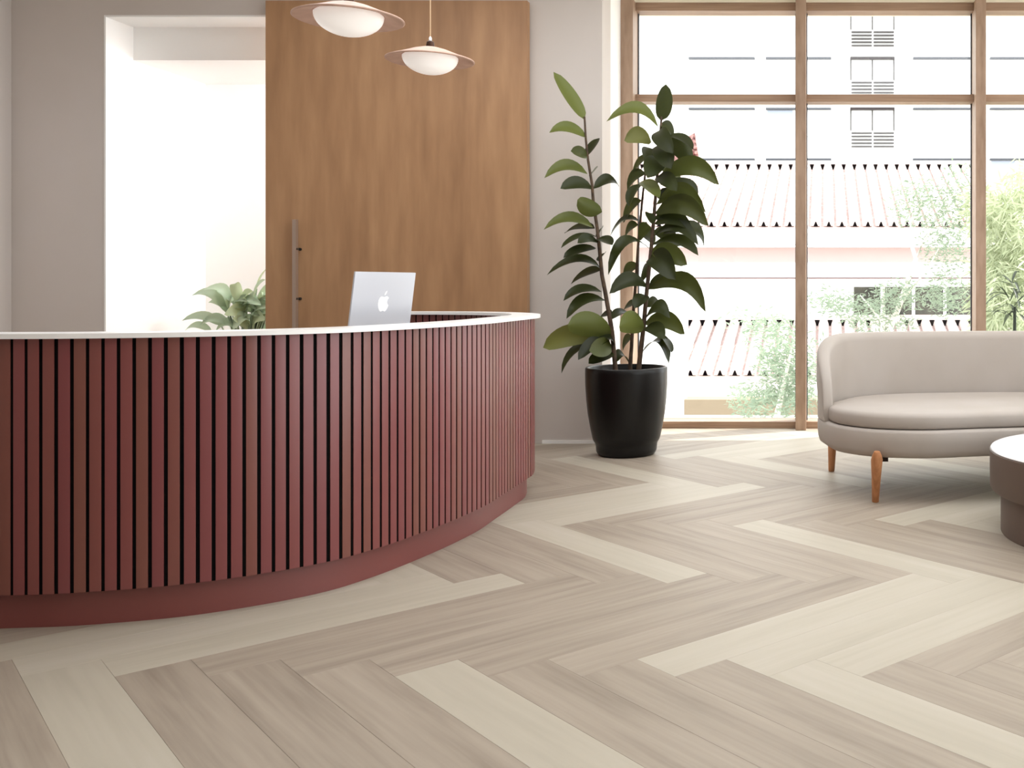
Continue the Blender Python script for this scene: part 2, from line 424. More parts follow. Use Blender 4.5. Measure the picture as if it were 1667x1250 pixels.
# ------------------------------------------------------------------ pendant lamps
M['lamp_shade'] = speckle(mat('lamp_rose_glaze', (196,160,142), 0.5), (186,150,132), (206,172,155), 14, 4)
m = mat('lamp_opal', (245,240,236), 0.3); b_ = m.node_tree.nodes['Principled BSDF']
b_.inputs['Emission Color'].default_value = (1.0, 0.95, 0.90, 1); b_.inputs['Emission Strength'].default_value = 0.35
M['opal'] = m
M['cord'] = mat('lamp_cord', (205,175,140), 0.6)
M['bronze'] = mat('dark_bronze', (74,52,40), 0.4, 0.6)
def pendant(px, py, dia_px, label):
    Y = 0.43*F/dia_px; c = P(px, py, Y)
    t = thing('pendant_lamp', label, 'lamp', c, 0, 'rose pendant lamps over the desk')
    R = 0.215; q_ = 0.915
    prof = [(0.012, 0.062), (0.05, 0.058), (0.09, 0.046), (0.13, 0.030), (0.17, 0.014), (0.205, 0.003), (R, -0.001), (R+0.001, -0.005), (R-0.004, -0.008), (0.19, -0.004), (0.165, 0.004), (0.145, 0.011), (0.137, 0.018)]
    obj('shade', lathe([(r*q_, z*q_) for r, z in prof], 64), M['lamp_shade'], t, 40)
    bp = [(0.135*cos(a), 0.012-0.088*sin(a)) for a in [i*pi/2/14 for i in range(14)]]+[(0, -0.076)]
    obj('opal_bowl', lathe([(r*q_, z*q_) for r, z in [(0.12, 0.024)]+bp], 48), M['opal'], t, 40)
    obj('neck', lathe([(0.016, 0.055), (0.019, 0.062), (0.016, 0.082), (0.008, 0.088)], 20), M['bronze'], t, 40)
    obj('cord_tip', lathe([(0.006, 0.086), (0.007, 0.1), (0.003, 0.108)], 12), M['cap'], t, 40)
    obj('cord', tube([(0, 0, 0.105), (0, 0, ZC-0.02-c.z)], 0.0028, 8), M['cord'], t, 40)
    obj('ceiling_rose', lathe([(0.05, ZC-c.z-0.03), (0.05, ZC-c.z)], 24), M['lamp_shade'], t, 40)
pendant(568, 29, 184, 'larger looking rose pendant lamp at the top edge, nearer over the desk')
pendant(700.5, 97, 149.5, 'lower right rose pendant lamp hanging on a thin cord before the oak door')

# ------------------------------------------------------------------ rubber plant
M['pot'] = mat('black_glazed_pot', (11,10,10), 0.32, 0, 0.35)
M['soil'] = speckle(mat('soil', (40,30,24), 0.95), (28,20,15), (58,44,34), 40, 4, 0.6, 60)
M['stem'] = speckle(mat('brown_stem', (72,56,42), 0.8), (58,44,33), (92,72,54), 30, 3)
def leaf_mat(name, top, under, rough=0.40, transl=0.2):
    m = mat(name, top, rough, 0, 0.3); b = m.node_tree.nodes['Principled BSDF']
    ge = N(m, 'ShaderNodeNewGeometry'); oi = N(m, 'ShaderNodeObjectInfo')
    mixc = N(m, 'ShaderNodeMix'); mixc.data_type = 'RGBA'
    L(m, ge.outputs['Backfacing'], mixc.inputs['Factor']); mixc.inputs['A'].default_value = lin(top); mixc.inputs['B'].default_value = lin(under)
    hs = N(m, 'ShaderNodeHueSaturation'); mr = N(m, 'ShaderNodeMapRange'); mr.inputs['To Min'].default_value = 0.75; mr.inputs['To Max'].default_value = 1.3
    L(m, oi.outputs['Random'], mr.inputs['Value']); L(m, mr.outputs[0], hs.inputs['Value']); L(m, mixc.outputs['Result'], hs.inputs['Color'])
    L(m, hs.outputs[0], b.inputs['Base Color'])
    t = N(m, 'ShaderNodeBsdfTranslucent'); mx = N(m, 'ShaderNodeMixShader'); mx.inputs[0].default_value = transl
    t.inputs[0].default_value = lin(under)
    out = m.node_tree.nodes['Material Output']
    L(m, b.outputs[0], mx.inputs[1]); L(m, t.outputs[0], mx.inputs[2]); L(m, mx.outputs[0], out.inputs[0])
    return m
M['leaf'] = leaf_mat('rubber_leaf', (44,50,23), (70,76,34))
M['leaf_backlit'] = leaf_mat('rubber_leaf_backlit', (90,98,46), (104,106,52))  # paler copy for leaves lit from behind, backlight put into the colour
def leaf_bm(b, c, t, half, up, n=10, fold=0.32, shape=0.92):
    """blade along the quadratic curve b-c-t; half = half-width vector; up = fold direction"""
    bm = bmesh.new(); rows = []
    for i in range(n+1):
        s = i/n; p = b*(1-s)**2+c*2*s*(1-s)+t*s*s
        e = s**shape
        wv = max(0.02, (4*e*(1-e))**0.58) if s < 0.995 else 0.0
        if s < 0.06: wv = 0.08
        row = []
        for q in (-1, -0.55, 0, 0.55, 1):
            lift = up*(half.length*fold*(abs(q)**1.4)*wv)
            row.append(bm.verts.new(p+half*q*wv+lift))
        rows.append(row)
    for a, d in zip(rows, rows[1:]):
        for k in range(4): bm.faces.new((a[k], a[k+1], d[k+1], d[k]))
    return bm
PY = 6.40
plant = thing('potted_rubber_plant', 'tall rubber plant with big dark leaves in a black glazed pot by the window', 'plant', (P(1020, 600, PY).x, PY, 0))
PL0 = plant.location.copy()
prof = [(0.0, 0.0), (0.160, 0.0), (0.171, 0.004), (0.183, 0.015), (0.189, 0.03), (0.191, 0.055), (0.193, 0.072), (0.199, 0.084), (0.207, 0.096), (0.213, 0.116), (0.226, 0.18), (0.241, 0.265), (0.250, 0.35), (0.256, 0.45), (0.257, 0.52), (0.2565, 0.546), (0.252, 0.553), (0.244, 0.553), (0.238, 0.546), (0.236, 0.50), (0.0, 0.495)]
obj('pot', lathe(prof, 64, cap=False), M['pot'], plant, 50)
obj('soil', lathe([(0.0, 0.512), (0.12, 0.51), (0.2362, 0.502), (0.2362, 0.497), (0, 0.496)], 40, cap=False), M['soil'], plant, 60)
SA = [(1003,612,6.33),(1001,590,6.33),(996.7,541,6.33),(985,474,6.32),(980,448,6.32),(975.6,402,6.32),(972,370,6.32),(966,330,6.32),(964,302,6.32),(957.4,261,6.32),(953.5,225,6.32),(951.6,190,6.32)]
SB = [(1026,612,6.47),(1026,590,6.47),(1028,567,6.47),(1031,509,6.47),(1036,446,6.47),(1039.6,390,6.48),(1046,321,6.48),(1050,285,6.48),(1056,250,6.48)]
SCc = [(1039,612,6.40),(1041,590,6.40),(1048,529,6.40),(1052,483,6.40),(1060,406,6.40),(1065,347,6.40),(1068,310,6.40),(1072,260,6.40),(1075,215,6.40),(1077,190,6.40)]
for st, r0 in ((SA, 0.016), (SB, 0.014), (SCc, 0.017)):
    pts = [P(*q)-PL0 for q in st]; n = len(pts)
    obj('stem', tube(pts, [r0*(1-0.62*i/(n-1)) for i in range(n)], 8), M['stem'], plant, 60)
# leaf list: base, middle (on the blade's spine), tip in photo pixels, visible width, depth of tip relative to the stem, pale?
LV = [
 ('A',(951,194),(927,158),(901,117),17,-.02,1),('A',(955,224),(922,209),(894,216),18,-.05,1),('A',(956,254),(943,248),(929,246),17,-.14,0),('A',(956,254),(966,238),(974,225),17,.12,0),
 ('A',(956,283),(920,271),(886,290),19,-.06,1),('A',(961,286),(967,279),(973,272),6,.1,0),('A',(964,306),(938,299),(912,307),20,-.12,0),('A',(966,307),(990,293),(1008,304),17,.1,0),
 ('A',(980,345),(958,338),(940,325),25,-.16,1),('A',(965,370),(925,356),(885,374),17,-.04,1),('A',(968,372),(942,371),(919,380),11,.16,0),('A',(972,386),(943,387),(913,404),10,-.1,0),
 ('A',(972,389),(985,391),(997,399),12,-.14,0),('A',(973,385),(978,376),(982,369),8,.08,0),('A',(970,404),(944,408),(917,420),15,-.12,0),('A',(974,395),(955,388),(940,396),14,-.2,0),('A',(977,436),(938,424),(890,448),13,-.05,0),
 ('A',(978,440),(953,447),(929,463),13,.12,0),('A',(975,425),(981,417),(986,411),9,.06,0),('A',(979,475),(945,473),(917,490),14,-.08,0),('A',(985,489),(950,490),(922,519),18,-.1,0),
 ('A',(996,541),(958,528),(924,529),37,-.22,1),('A',(990,541),(930,545),(884,566),32,-.08,1),('A',(995,563),(976,566),(959,571),28,-.24,0),('A',(992,552),(966,560),(941,586),20,-.18,0),
 ('A',(985,560),(940,570),(914,608),13,-.08,0),('A',(999,575),(978,582),(958,592),18,-.1,0),('A',(1002,590),(1010,576),(1023,590),9,.08,0),('A',(996,512),(985,513),(975,519),9,.1,0),('A',(994,520),(1010,508),(1026,512),11,.16,0),
 ('A',(1000,562),(990,548),(966,553),10,-.05,0),
 ('C',(1076,196),(1080,168),(1084,137),25,-.03,0),('C',(1071,206),(1035,177),(987,198),20,-.05,1),('C',(1060,231),(1037,220),(1016,229),25,-.1,1),('C',(1072,213),(1078,225),(1096,250),27,-.2,0),
 ('C',(1074,204),(1085,207),(1097,222),15,.04,0),('C',(1080,224),(1108,226),(1129,244),13,-.05,0),('C',(1084,228),(1108,240),(1126,270),29,.06,0),('C',(1072,236),(1082,250),(1093,275),31,-.2,0),
 ('C',(1072,258),(1064,270),(1054,290),31,-.18,0),('B',(1055,240),(1056,252),(1056,268),20,-.1,0),('B',(1054,256),(1041,267),(1029,288),13,.1,0),('B',(1051,282),(1034,288),(1021,310),18,.06,0),
 ('B',(1047,300),(1032,312),(1024,336),17,-.08,0),('B',(1043,296),(1058,303),(1074,322),18,-.26,1),('C',(1070,288),(1086,293),(1102,311),23,-.2,0),('C',(1072,290),(1130,270),(1171,301),29,-.14,0),
 ('C',(1075,300),(1120,304),(1136,324),20,.1,0),('C',(1069,332),(1112,311),(1149,346),26,-.1,0),('C',(1067,347),(1115,333),(1154,368),30,-.16,0),('C',(1066,364),(1098,356),(1126,372),22,-.05,0),
 ('C',(1064,385),(1105,369),(1137,399),20,-.1,0),('C',(1080,380),(1128,372),(1146,402),18,.08,0),('C',(1062,398),(1106,393),(1137,416),17,-.06,0),('C',(1061,408),(1092,412),(1119,431),28,-.18,0),
 ('C',(1058,406),(1018,394),(990,448),18,-.14,0),('C',(1060,370),(1050,374),(1041,391),20,.06,0),('B',(1041,361),(1016,359),(993,385),9,.02,0),('B',(1044,326),(1028,338),(1015,363),17,.08,0),
 ('B',(1039,366),(1026,372),(1018,392),13,.1,0),('C',(1057,420),(1078,424),(1100,455),34,-.2,0),('C',(1054,466),(1022,456),(992,478),23,-.12,0),('C',(1056,470),(1116,458),(1149,508),27,-.12,0),
 ('C',(1056,468),(1082,455),(1106,463),16,.1,0),('C',(1052,481),(1043,488),(1033,502),21,-.1,0),('B',(1032,496),(1024,498),(1015,505),10,.08,0),('C',(1051,533),(1030,524),(1008,532),33,-.22,1),
 ('C',(1050,520),(1074,500),(1091,518),19,-.08,0),('C',(1050,526),(1086,520),(1115,544),26,-.02,0),('C',(1050,534),(1068,536),(1082,552),20,-.16,0),('C',(1076,546),(1084,557),(1093,574),5,-.1,0),
 ('C',(1047,572),(1075,555),(1089,592),12,-.06,0),('B',(1029,548),(1020,556),(1014,572),12,.12,0),('C',(1068,352),(1056,356),(1050,346),14,-.1,0),('C',(1070,322),(1086,318),(1110,330),18,.08,0),
 ('C',(1066,356),(1092,348),(1118,362),22,.06,0),('C',(1064,376),(1086,384),(1108,400),20,.1,0),('C',(1070,318),(1094,322),(1122,340),20,.1,0),
 ('C',(1072,270),(1092,276),(1108,292),20,.14,0),('B',(1042,378),(1056,384),(1066,398),16,.08,0),('C',(1052,500),(1066,492),(1078,504),12,.1,0),
 ('B',(1040,432),(1024,440),(1016,462),16,.1,0),('C',(1057,436),(1048,440),(1042,458),16,.12,0),
]
SY = {'A': 6.32, 'B': 6.47, 'C': 6.40}
for st, b, c, t, w, dy, pale in LV:
    Y0 = SY[st]
    B = P(b[0], b[1], Y0)-PL0; T = P(t[0], t[1], Y0+dy)-PL0; Mi = P(c[0], c[1], Y0+dy*0.55)-PL0
    C = Mi*2-(B+T)*0.5                       # control point so that the curve passes through Mi
    d2 = Vector((t[0]-b[0], -(t[1]-b[1]))).normalized(); n2 = Vector((-d2.y, d2.x))
    if n2.y < 0: n2 = -n2
    sc = Y0/F; hw = w*sc/2*1.12; full = 0.055
    dep = sqrt(max(0.0, full**2-hw**2))
    half = Vector((n2.x*hw, dep, n2.y*hw))
    ax = (T-B).normalized(); half = half-ax*half.dot(ax)
    up = ax.cross(half).normalized()
    if up.z < 0: up = -up
    obj('leaf', leaf_bm(B, C, T, half, up), M['leaf_backlit' if pale else 'leaf'], plant, 80)

# ------------------------------------------------------------------ sofa
M['sofa'] = speckle(mat('taupe_upholstery', (174,166,159), 0.62, 0, 0.3), (171,162,154), (178,170,164), 3, 3, 0.08, 500)
M['sofa_leg'] = wood('leg_oak', (164,110,70), (190,132,90), (208,152,108), (9, 9, 1.2), 2, 0.45)
M['bracket_brown'] = mat('webbing', (60,48,44), 0.9)  # dark brown of the small brackets behind the front legs
SX = 1.12
sofa = thing('sofa', 'curved taupe upholstered sofa on tapered oak legs before the window', 'sofa', (SX, 5.45, 0))
S0 = Vector((SX, 5.45))
half_pts = [(-0.03,5.50),(-0.01,5.33),(0.065,5.10),(0.24,4.945),(0.5,4.895),(0.82,4.965),(1.12,5.01)]
rear_pts = [(1.12,6.08),(0.75,6.06),(0.40,5.99),(0.16,5.87),(0.02,5.70)]
left = [Vector(p) for p in half_pts]
right = [Vector((2*SX-p.x, p.y)) for p in reversed(left[:-1])]
rr = [Vector((2*SX-p[0], p[1])) for p in reversed(rear_pts[1:])]
outline = catmull([p-S0 for p in left+right+rr+[Vector(p) for p in rear_pts]], 10, True)
def normals2(pts):
    n = len(pts); out = []
    for i in range(n):
        d = (pts[(i+1) % n]-pts[i-1]).normalized(); out.append(Vector((d.y, -d.x)))
    return out
on = normals2(outline)
def area2(p): return sum(a.x*b.y-b.x*a.y for a, b in zip(p, p[1:]+p[:1]))
sgn = 1 if area2(outline) > 0 else -1
on = [n*sgn for n in on]                       # outward
def loft(rings):
    """rings: list of (per-point inset list or float, z or z list)"""
    bm = bmesh.new(); R = []
    for ins, z in rings:
        R.append([bm.verts.new((p.x-n.x*(ins if not callable(ins) else ins(p)), p.y-n.y*(ins if not callable(ins) else ins(p)), z)) for p, n in zip(outline, on)])
    for a, b in zip(R, R[1:]):
        m_ = len(a)
        for k in range(m_): bm.faces.new((a[k], a[(k+1) % m_], b[(k+1) % m_], b[k]))
    bm.faces.new(R[0][::-1]); bm.faces.new(R[-1]); return bm
obj('base', loft([(0.06, 0.221), (0.03, 0.224), (0.012, 0.236), (0.004, 0.26), (0.0, 0.30), (0.0, 0.345), (0.006, 0.357), (0.02, 0.361)]), M['sofa'], sofa, 50)
def cin(extra):
    def f(p):
        y = p.y+S0.y; t = max(0, min(1, (y-5.25)/0.35)); return 0.018+extra+0.105*t
    return f
obj('seat_cushion', loft([(cin(0.03), 0.3615), (cin(0.008), 0.366), (cin(0.0), 0.378), (cin(0.0), 0.418), (cin(0.004), 0.429), (cin(0.014), 0.438), (cin(0.035), 0.443), (cin(0.09), 0.446)]), M['sofa'], sofa, 60)
# backrest: profile swept along the rear part of the outline, height falling at both ends
idx = [i for i in range(len(outline))]
rear = [i for i, p in enumerate(outline) if p.y+S0.y > 5.26]
# order them from left end round the back to right end
n_ = len(outline)
start = next(i for i in rear if (i-1) % n_ not in rear)
order = []; i = start
while i in rear: order.append(i); i = (i+1) % n_
pts = [outline[i] for i in order]; nn_ = [on[i] for i in order]
ac = [0.0]
for a, b in zip(pts, pts[1:]): ac.append(ac[-1]+(b-a).length)
TL = ac[-1]; bm = bmesh.new(); prev = None
TH = 0.105
for p, n, s in zip(pts, nn_, ac):
    e = min(s, TL-s); q = min(1.0, e/0.62)
    top = 0.43+(0.797-0.43)*max(0.0, 1-(1-q)**2.4)**0.5
    lean = lambda z: 0.0+0.018*(z-0.36)/0.44
    TH = 0.045+0.06*min(1.0, e/0.5); r_ = min(0.045, TH*0.45); zb = top-r_
    prof = [(0.0, 0.3595), (0.0, 0.36+(zb-0.36)*0.3), (-0.006, 0.36+(zb-0.36)*0.65), (-0.004, zb)]
    for a in (0.3, 0.6, 0.9, 1.2, pi/2): prof.append((-0.004+r_*(1-cos(a)), top-r_+r_*sin(a)))
    for a in (0.3, 0.6, 0.9, 1.2, pi/2): prof.append((TH-r_+r_*sin(a), top-r_+r_*cos(a)))
    prof += [(TH+0.003, 0.36+(zb-0.36)*0.65), (TH+0.004, 0.36+(zb-0.36)*0.3), (TH, 0.3595)]
    cur = [bm.verts.new((p.x-n.x*d, p.y-n.y*d, z)) for d, z in prof]
    if prev:
        for k in range(len(cur)-1): bm.faces.new((prev[k], prev[k+1], cur[k+1], cur[k]))
        bm.faces.new((prev[-1], prev[0], cur[0], cur[-1]))
    else: bm.faces.new(cur)
    prev = cur
bm.faces.new(prev)
obj('backrest', bm, M['sofa'], sofa, 70)
def sleg(x, y, dx, dy, r0, r1, top):
    c = Vector((x, y))-S0
    pts = [(c.x+dx*t, c.y+dy*t, z) for t, z in ((0, 0.0), (0.05, 0.006), (0.5, 0.13), (0.85, 0.22), (0.96, top-0.02), (1.0, top))]
    obj('leg', tube(pts, [r1*0.9, r1, (r0+r1)/2, r0, r0*0.82, r0*0.5], 16), M['sofa_leg'], sofa, 50)
f1 = fl(1425, 817)
sleg(f1.x, f1.y, 0.004, -0.085, 0.029, 0.0175, 0.262); sleg(2*SX-f1.x, f1.y, -0.004, -0.085, 0.029, 0.0175, 0.262)
f2 = fl(1345, 766)
sleg(f2.x+0.03, f2.y-0.02, 0.008, 0.0, 0.030, 0.018, 0.224); sleg(2*SX-f2.x-0.03, f2.y-0.02, -0.008, 0, 0.030, 0.018, 0.224)
for sg in (-1, 1):
    obj('bracket', bx(sg*(SX-f1.x-0.045)-0.02, sg*(SX-f1.x-0.045)+0.02, f1.y-S0.y+0.02, f1.y-S0.y+0.10, 0.195, 0.2235), M['bracket_brown'], sofa)

# ------------------------------------------------------------------ round table
M['table_top'] = mat('white_table_top', (238,236,238), 0.25)
M['table_body'] = mat('umber_lacquer', (104,88,79), 0.5)
tb = thing('coffee_table', 'low round drum coffee table with white top and umber body beside the sofa', 'table', (1.32, 4.341, 0))
obj('pedestal', lathe([(0.0, 0.0), (0.548, 0.0), (0.55, 0.002), (0.55, 0.181)], 96, cap=False), M['table_body'], tb, 40)
obj('drum', lathe([(0.0, 0.178), (0.565, 0.178), (0.588, 0.183), (0.597, 0.198), (0.598, 0.352), (0.594, 0.354), (0, 0.354)], 96, cap=False), M['table_body'], tb, 40)
obj('table_top', lathe([(0.0, 0.3545), (0.592, 0.3545), (0.595, 0.357), (0.592, 0.361), (0.585, 0.362), (0, 0.362)], 96, cap=False), M['table_top'], tb, 40)

# ------------------------------------------------------------------ corridor plant
M['leaf_mon'] = leaf_mat('corridor_leaf', (176,194,172), (190,204,168), 0.35, 0.35)
M['pot_white'] = mat('white_pot', (225,222,216), 0.5)
cp = thing('corridor_plant', 'pale leafy green plant seen through the white opening', 'plant', (P(400, 500, 7.45).x, 7.45, 0))
C0 = cp.location.copy()
obj('pot', lathe([(0, 0), (0.13, 0), (0.17, 0.32), (0.175, 0.36), (0.16, 0.36), (0.155, 0.33), (0, 0.33)], 40, cap=False), M['pot_white'], cp, 40)
CL = [((370,510),(345,478),(312,481),14),((372,505),(362,470),(330,472),12),((392,500),(370,478),(352,470),13),((395,505),(385,470),(382,462),12),((360,530),(330,515),(296,522),13),
 ((375,530),(350,518),(325,530),14),((400,520),(385,505),(365,512),20),((405,525),(400,500),(420,485),20),((410,500),(418,470),(432,455),10),((418,470),(426,450),(436,436),5),
 ((405,530),(395,515),(378,538),18),((410,535),(420,515),(432,520),22),((385,535),(370,525),(350,540),14),((400,545),(420,530),(440,540),20),((412,510),(428,495),(450,500),20),
 ((395,500),(400,480),(412,474),14),((345,540),(320,530),(300,540),10),((380,520),(395,528),(410,512),16),((415,495),(440,470),(465,480),18),((420,520),(450,505),(480,520),20)]
rc = random.Random(5)
for _ in range(26):
    bx_, by_ = rc.uniform(365, 450), rc.uniform(488, 540); a_ = rc.uniform(0, 2*pi); l_ = rc.uniform(20, 38)
    tx_, ty_ = bx_+cos(a_)*l_*1.2, by_-abs(sin(a_))*l_*0.6+rc.uniform(-4, 10)
    CL.append(((bx_, by_), ((bx_+tx_)/2, (by_+ty_)/2-rc.uniform(3, 8)), (tx_, ty_), rc.uniform(8, 14)))
for k, (b, c, t, w) in enumerate(CL):
    dy = random.uniform(-0.12, 0.1)
    B = P(b[0], b[1], 7.45)-C0; T = P(t[0], t[1], 7.45+dy)-C0; Mi = P(c[0], c[1], 7.45+dy/2)-C0; C = Mi*2-(B+T)*0.5
    d2 = Vector((t[0]-b[0], -(t[1]-b[1]))).normalized(); n2 = Vector((-d2.y, d2.x))
    if n2.y < 0: n2 = -n2
    hw = w*7.45/F/2; half = Vector((n2.x*hw, 0.03, n2.y*hw)); ax = (T-B).normalized(); half = half-ax*half.dot(ax)
    up = ax.cross(half).normalized(); up = -up if up.z < 0 else up
    obj('leaf', leaf_bm(B, C, T, half, up), M['leaf_mon'], cp, 80)
    obj('stalk', tube([Vector((0, 0, 0.33)), Vector((B.x*0.5, B.y*0.5, (0.33+B.z)/2+0.05)), B], 0.005, 6), M['leaf_mon'], cp, 80)

# ------------------------------------------------------------------ outdoors
M['facade'] = mat('white_render', (240,239,236), 0.9, 0, 0.1)
M['line'] = mat('dark_slate', (70,72,78), 0.8)
M['line2'] = mat('dark_head_shade', (40,32,34), 0.8)
M['pane_out'] = mat('pale_pane', (150,158,174), 0.3)
M['louvre'] = mat('grey_louvre', (62,58,58), 0.7)
M['tile'] = speckle(mat('terracotta_bleached', (212,196,190), 0.9, 0, 0.1), (206,188,182), (218,204,200), 5, 3)
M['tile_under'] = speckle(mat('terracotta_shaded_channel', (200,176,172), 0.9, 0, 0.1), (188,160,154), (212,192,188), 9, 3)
M['tile_red'] = speckle(mat('terracotta_red', (112,66,62), 0.9, 0, 0.1), (84,44,42), (170,130,124), 9, 3)
M['void'] = mat('tile_void_shade', (10,6,8), 0.95, 0, 0.0)  # near black, paints the shade in the tile openings
M['eave_shade'] = mat('pink_eave_shade', (182,164,161), 0.9, 0, 0.1)
M['redline'] = mat('red_ledge', (96,68,68), 0.9, 0, 0.1)
M['tan'] = mat('tan_render', (142,127,108), 0.9, 0, 0.1)
M['glass_dark'] = speckle(mat('dark_window_glass', (50,48,46), 0.2), (34,34,34), (80,78,66), 3, 4)
M['trunk'] = mat('pale_bark', (214,208,198), 0.9)
M['ground'] = mat('paving', (190,186,178), 0.95)
struct(obj('ground', bx(-60, 60, 8.2, 90, -3.3, -3.2), M['ground']))

# apartment building far behind
bY = 60.0
ap = thing('apartment_building', 'white apartment building far behind the tiled roofs', 'building', (0, bY, -3.2))
A0 = Vector((0, bY, -3.2))
def apx(px): return (px-CX)*bY/F
def apz(py): return CAMH-(py-HY)*bY/F-A0.z
obj('wall', bx(-32, 30, 0, 8, 0, 40), M['facade'], ap)
for py in (-150, -68, 14, 96, 178, 260):
    for a, b in ((1122,1229),(1247,1353),(1486,1582),(1611,1710),(900,1010),(1735,1840)):
        w = obj('window', bx(apx(a), apx(b), -0.06, 0.02, apz(py+44), apz(py+1.5)), M['facade'], ap)
        blue = (a == 1247 and py in (178, 260)) or (a == 1611 and py == 260) or (a == 1122 and py == 260)
        wd_ = (b-a)*0.5
        obj('pane', bx(apx(a)+0.08, apx(a+wd_*0.82), -0.09, -0.05, apz(py+40), apz(py+2)), M['pane_out'] if blue else M['facade'], w)
        obj('window_head_shade', bx(apx(a), apx(b), -0.30, 0.02, apz(py+1.6), apz(py-1.4)), M['line'], ap)  # dark bar painting the shadow line at the window head
for py in (14, 96, 178):
    a, mid, b = 1385, 1420, 1455
    w = obj('balcony_window', bx(apx(a), apx(b), -0.05, 0.02, apz(py+66), apz(py)), M['facade'], ap)
    obj('window_head_shade', bx(apx(a-1), apx(b+1), -0.30, 0.02, apz(py+2), apz(py-2)), M['line2'], ap)  # dark bar painting the shadow line over the balcony window
    for q in (a, mid, b): obj('frame_bar', bx(apx(q-0.9), apx(q+0.9), -0.14, -0.04, apz(py+35), apz(py)), M['louvre'], w)
    for x0, x1 in ((a+1, mid-1), (mid+2, b)):
        for i in range(5):
            zz = py+39+i*5.5
            obj('louvre_slat', bx(apx(x0), apx(x1), -0.22, -0.04, apz(zz+1.1), apz(zz-0.9)), M['louvre'], w)

# tiled houses
def tiled_roof(th, origin, x0, x1, pitch, ridge, eave, voids=True):
    """ridge/eave: (Y, z); half-round cover tiles in columns running down the slope, each a part"""
    (yr, zr), (ye, ze) = ridge, eave
    bm = bmesh.new()
    vs = [bm.verts.new(Vector(p)-origin) for p in ((x0,ye,ze-0.02),(x1,ye,ze-0.02),(x1,yr,zr-0.02),(x0,yr,zr-0.02),(x0,ye,ze-0.05),(x1,ye,ze-0.05),(x1,yr,zr-0.2),(x0,yr,zr-0.2))]
    for f in ((0,1,2,3),(7,6,5,4),(0,4,5,1),(1,5,6,2),(2,6,7,3),(3,7,4,0)): bm.faces.new([vs[i] for i in f])
    obj('roof_deck', bm, [M['tile_under'], M['tile']], th).data.polygons[2].material_index = 1
    obj('ridge_cap', tube([Vector((x0, yr+0.02, zr+0.06))-origin, Vector((x1, yr+0.02, zr+0.06))-origin], 0.11, 10), M['tile'], th, 60)
    n = int((x1-x0)/pitch); w = pitch*0.41; me = None; mv = None; mt = None
    for k in range(n):
        x = x0+pitch*(k+0.5)
        if me is None:
            bm = bmesh.new(); rows = []; ns = 12
            for i in range(ns+1):
                t = i/ns; y = ye-0.05+(yr-ye+0.05)*t; z = ze+(zr-ze)*t
                for dz in ((0.0,) if i in (0, ns) else (0.0, 0.012)):
                    rows.append([bm.verts.new((w*cos(pi*a/5), y-origin.y, z-origin.z+w*0.9*sin(pi*a/5)+dz)) for a in range(6)])
            bm.faces.new(rows[0][::-1])
            for a, b in zip(rows, rows[1:]):
                for q in range(5): bm.faces.new((a[q], a[q+1], b[q+1], b[q]))
            o = obj('tile_column', bm, M['tile'], th, 40); me = o.data
            bm = bmesh.new()                                           # black wedge painting the shade in the cover tile's open end
            f = [(-w*0.42, 0), (w*0.42, 0), (0.1*w, w*0.85), (-0.1*w, w*0.85)]
            fr_ = [bm.verts.new((a, ye-0.06-origin.y, ze-origin.z+c-0.01)) for a, c in f]; bk = [bm.verts.new((a, ye-0.03-origin.y, ze-origin.z+c-0.01)) for a, c in f]
            bm.faces.new(fr_); bm.faces.new(bk[::-1])
            for i in range(4): bm.faces.new((fr_[i], bk[i], bk[(i+1) % 4], fr_[(i+1) % 4]))
            v = obj('tile_end_shade', bm, M['void'], th); mv = v.data
            bm = bmesh.new()                                           # black wedge painting the shade under the ridge cap between two columns
            f = [(-w*0.5, 0.09), (w*0.5, 0.09), (0.12*w, -0.03), (-0.12*w, -0.03)]; yy = yr-0.10
            fr_ = [bm.verts.new((a, yy-origin.y, zr-origin.z+c-0.02)) for a, c in f]; bk = [bm.verts.new((a, yy+0.03-origin.y, zr-origin.z+c-0.02)) for a, c in f]
            bm.faces.new(fr_); bm.faces.new(bk[::-1])
            for i in range(4): bm.faces.new((fr_[i], bk[i], bk[(i+1) % 4], fr_[(i+1) % 4]))
            u = obj('ridge_gap_shade', bm, M['void'], th); mt = u.data
        else:
            o = bpy.data.objects.new('tile_column', me); COL.objects.link(o); o.parent = th
            v = bpy.data.objects.new('tile_end_shade', mv); COL.objects.link(v); v.parent = th
            u = bpy.data.objects.new('ridge_gap_shade', mt); COL.objects.link(u); u.parent = th
        o.location = (x-origin.x, 0, 0); v.location = (x-origin.x, 0, 0); u.location = (x+pitch/2-origin.x, 0, 0)

h1 = thing('tiled_house', 'pale house with eave shade painted as a pink band and a long tiled roof, dark windows at right', 'house', (0, 20.0, -3.2))
O1 = Vector((0, 20.0, -3.2))
tiled_roof(h1, O1, -5.52, 3.73, 0.25, (23.9, 3.865), (19.4, 2.217))
def hz(py, Y=20.0): return CAMH-(py-HY)*Y/F+3.2
def hx_(px, Y=20.0): return (px-CX)*Y/F
obj('wall', bx(-5.4, 4.3, 0, 7.5, 0, hz(381)), M['facade'], h1)
obj('fascia', bx(-5.4, 4.3, -0.35, 0.0, hz(399), hz(381)), M['facade'], h1)
obj('cornice', bx(-5.4, 4.3, -0.42, 0.0, hz(403), hz(400)), M['facade'], h1)
obj('eave_shade_band', bx(-5.4, 4.3, -0.03, 0.0, hz(427), hz(403)), M['eave_shade'], h1)  # pink tint paints the shade under the gutter onto the wall
obj('ledge', bx(-5.4, 4.3, -0.05, 0.0, hz(453.4), hz(451.8)), M['redline'], h1)
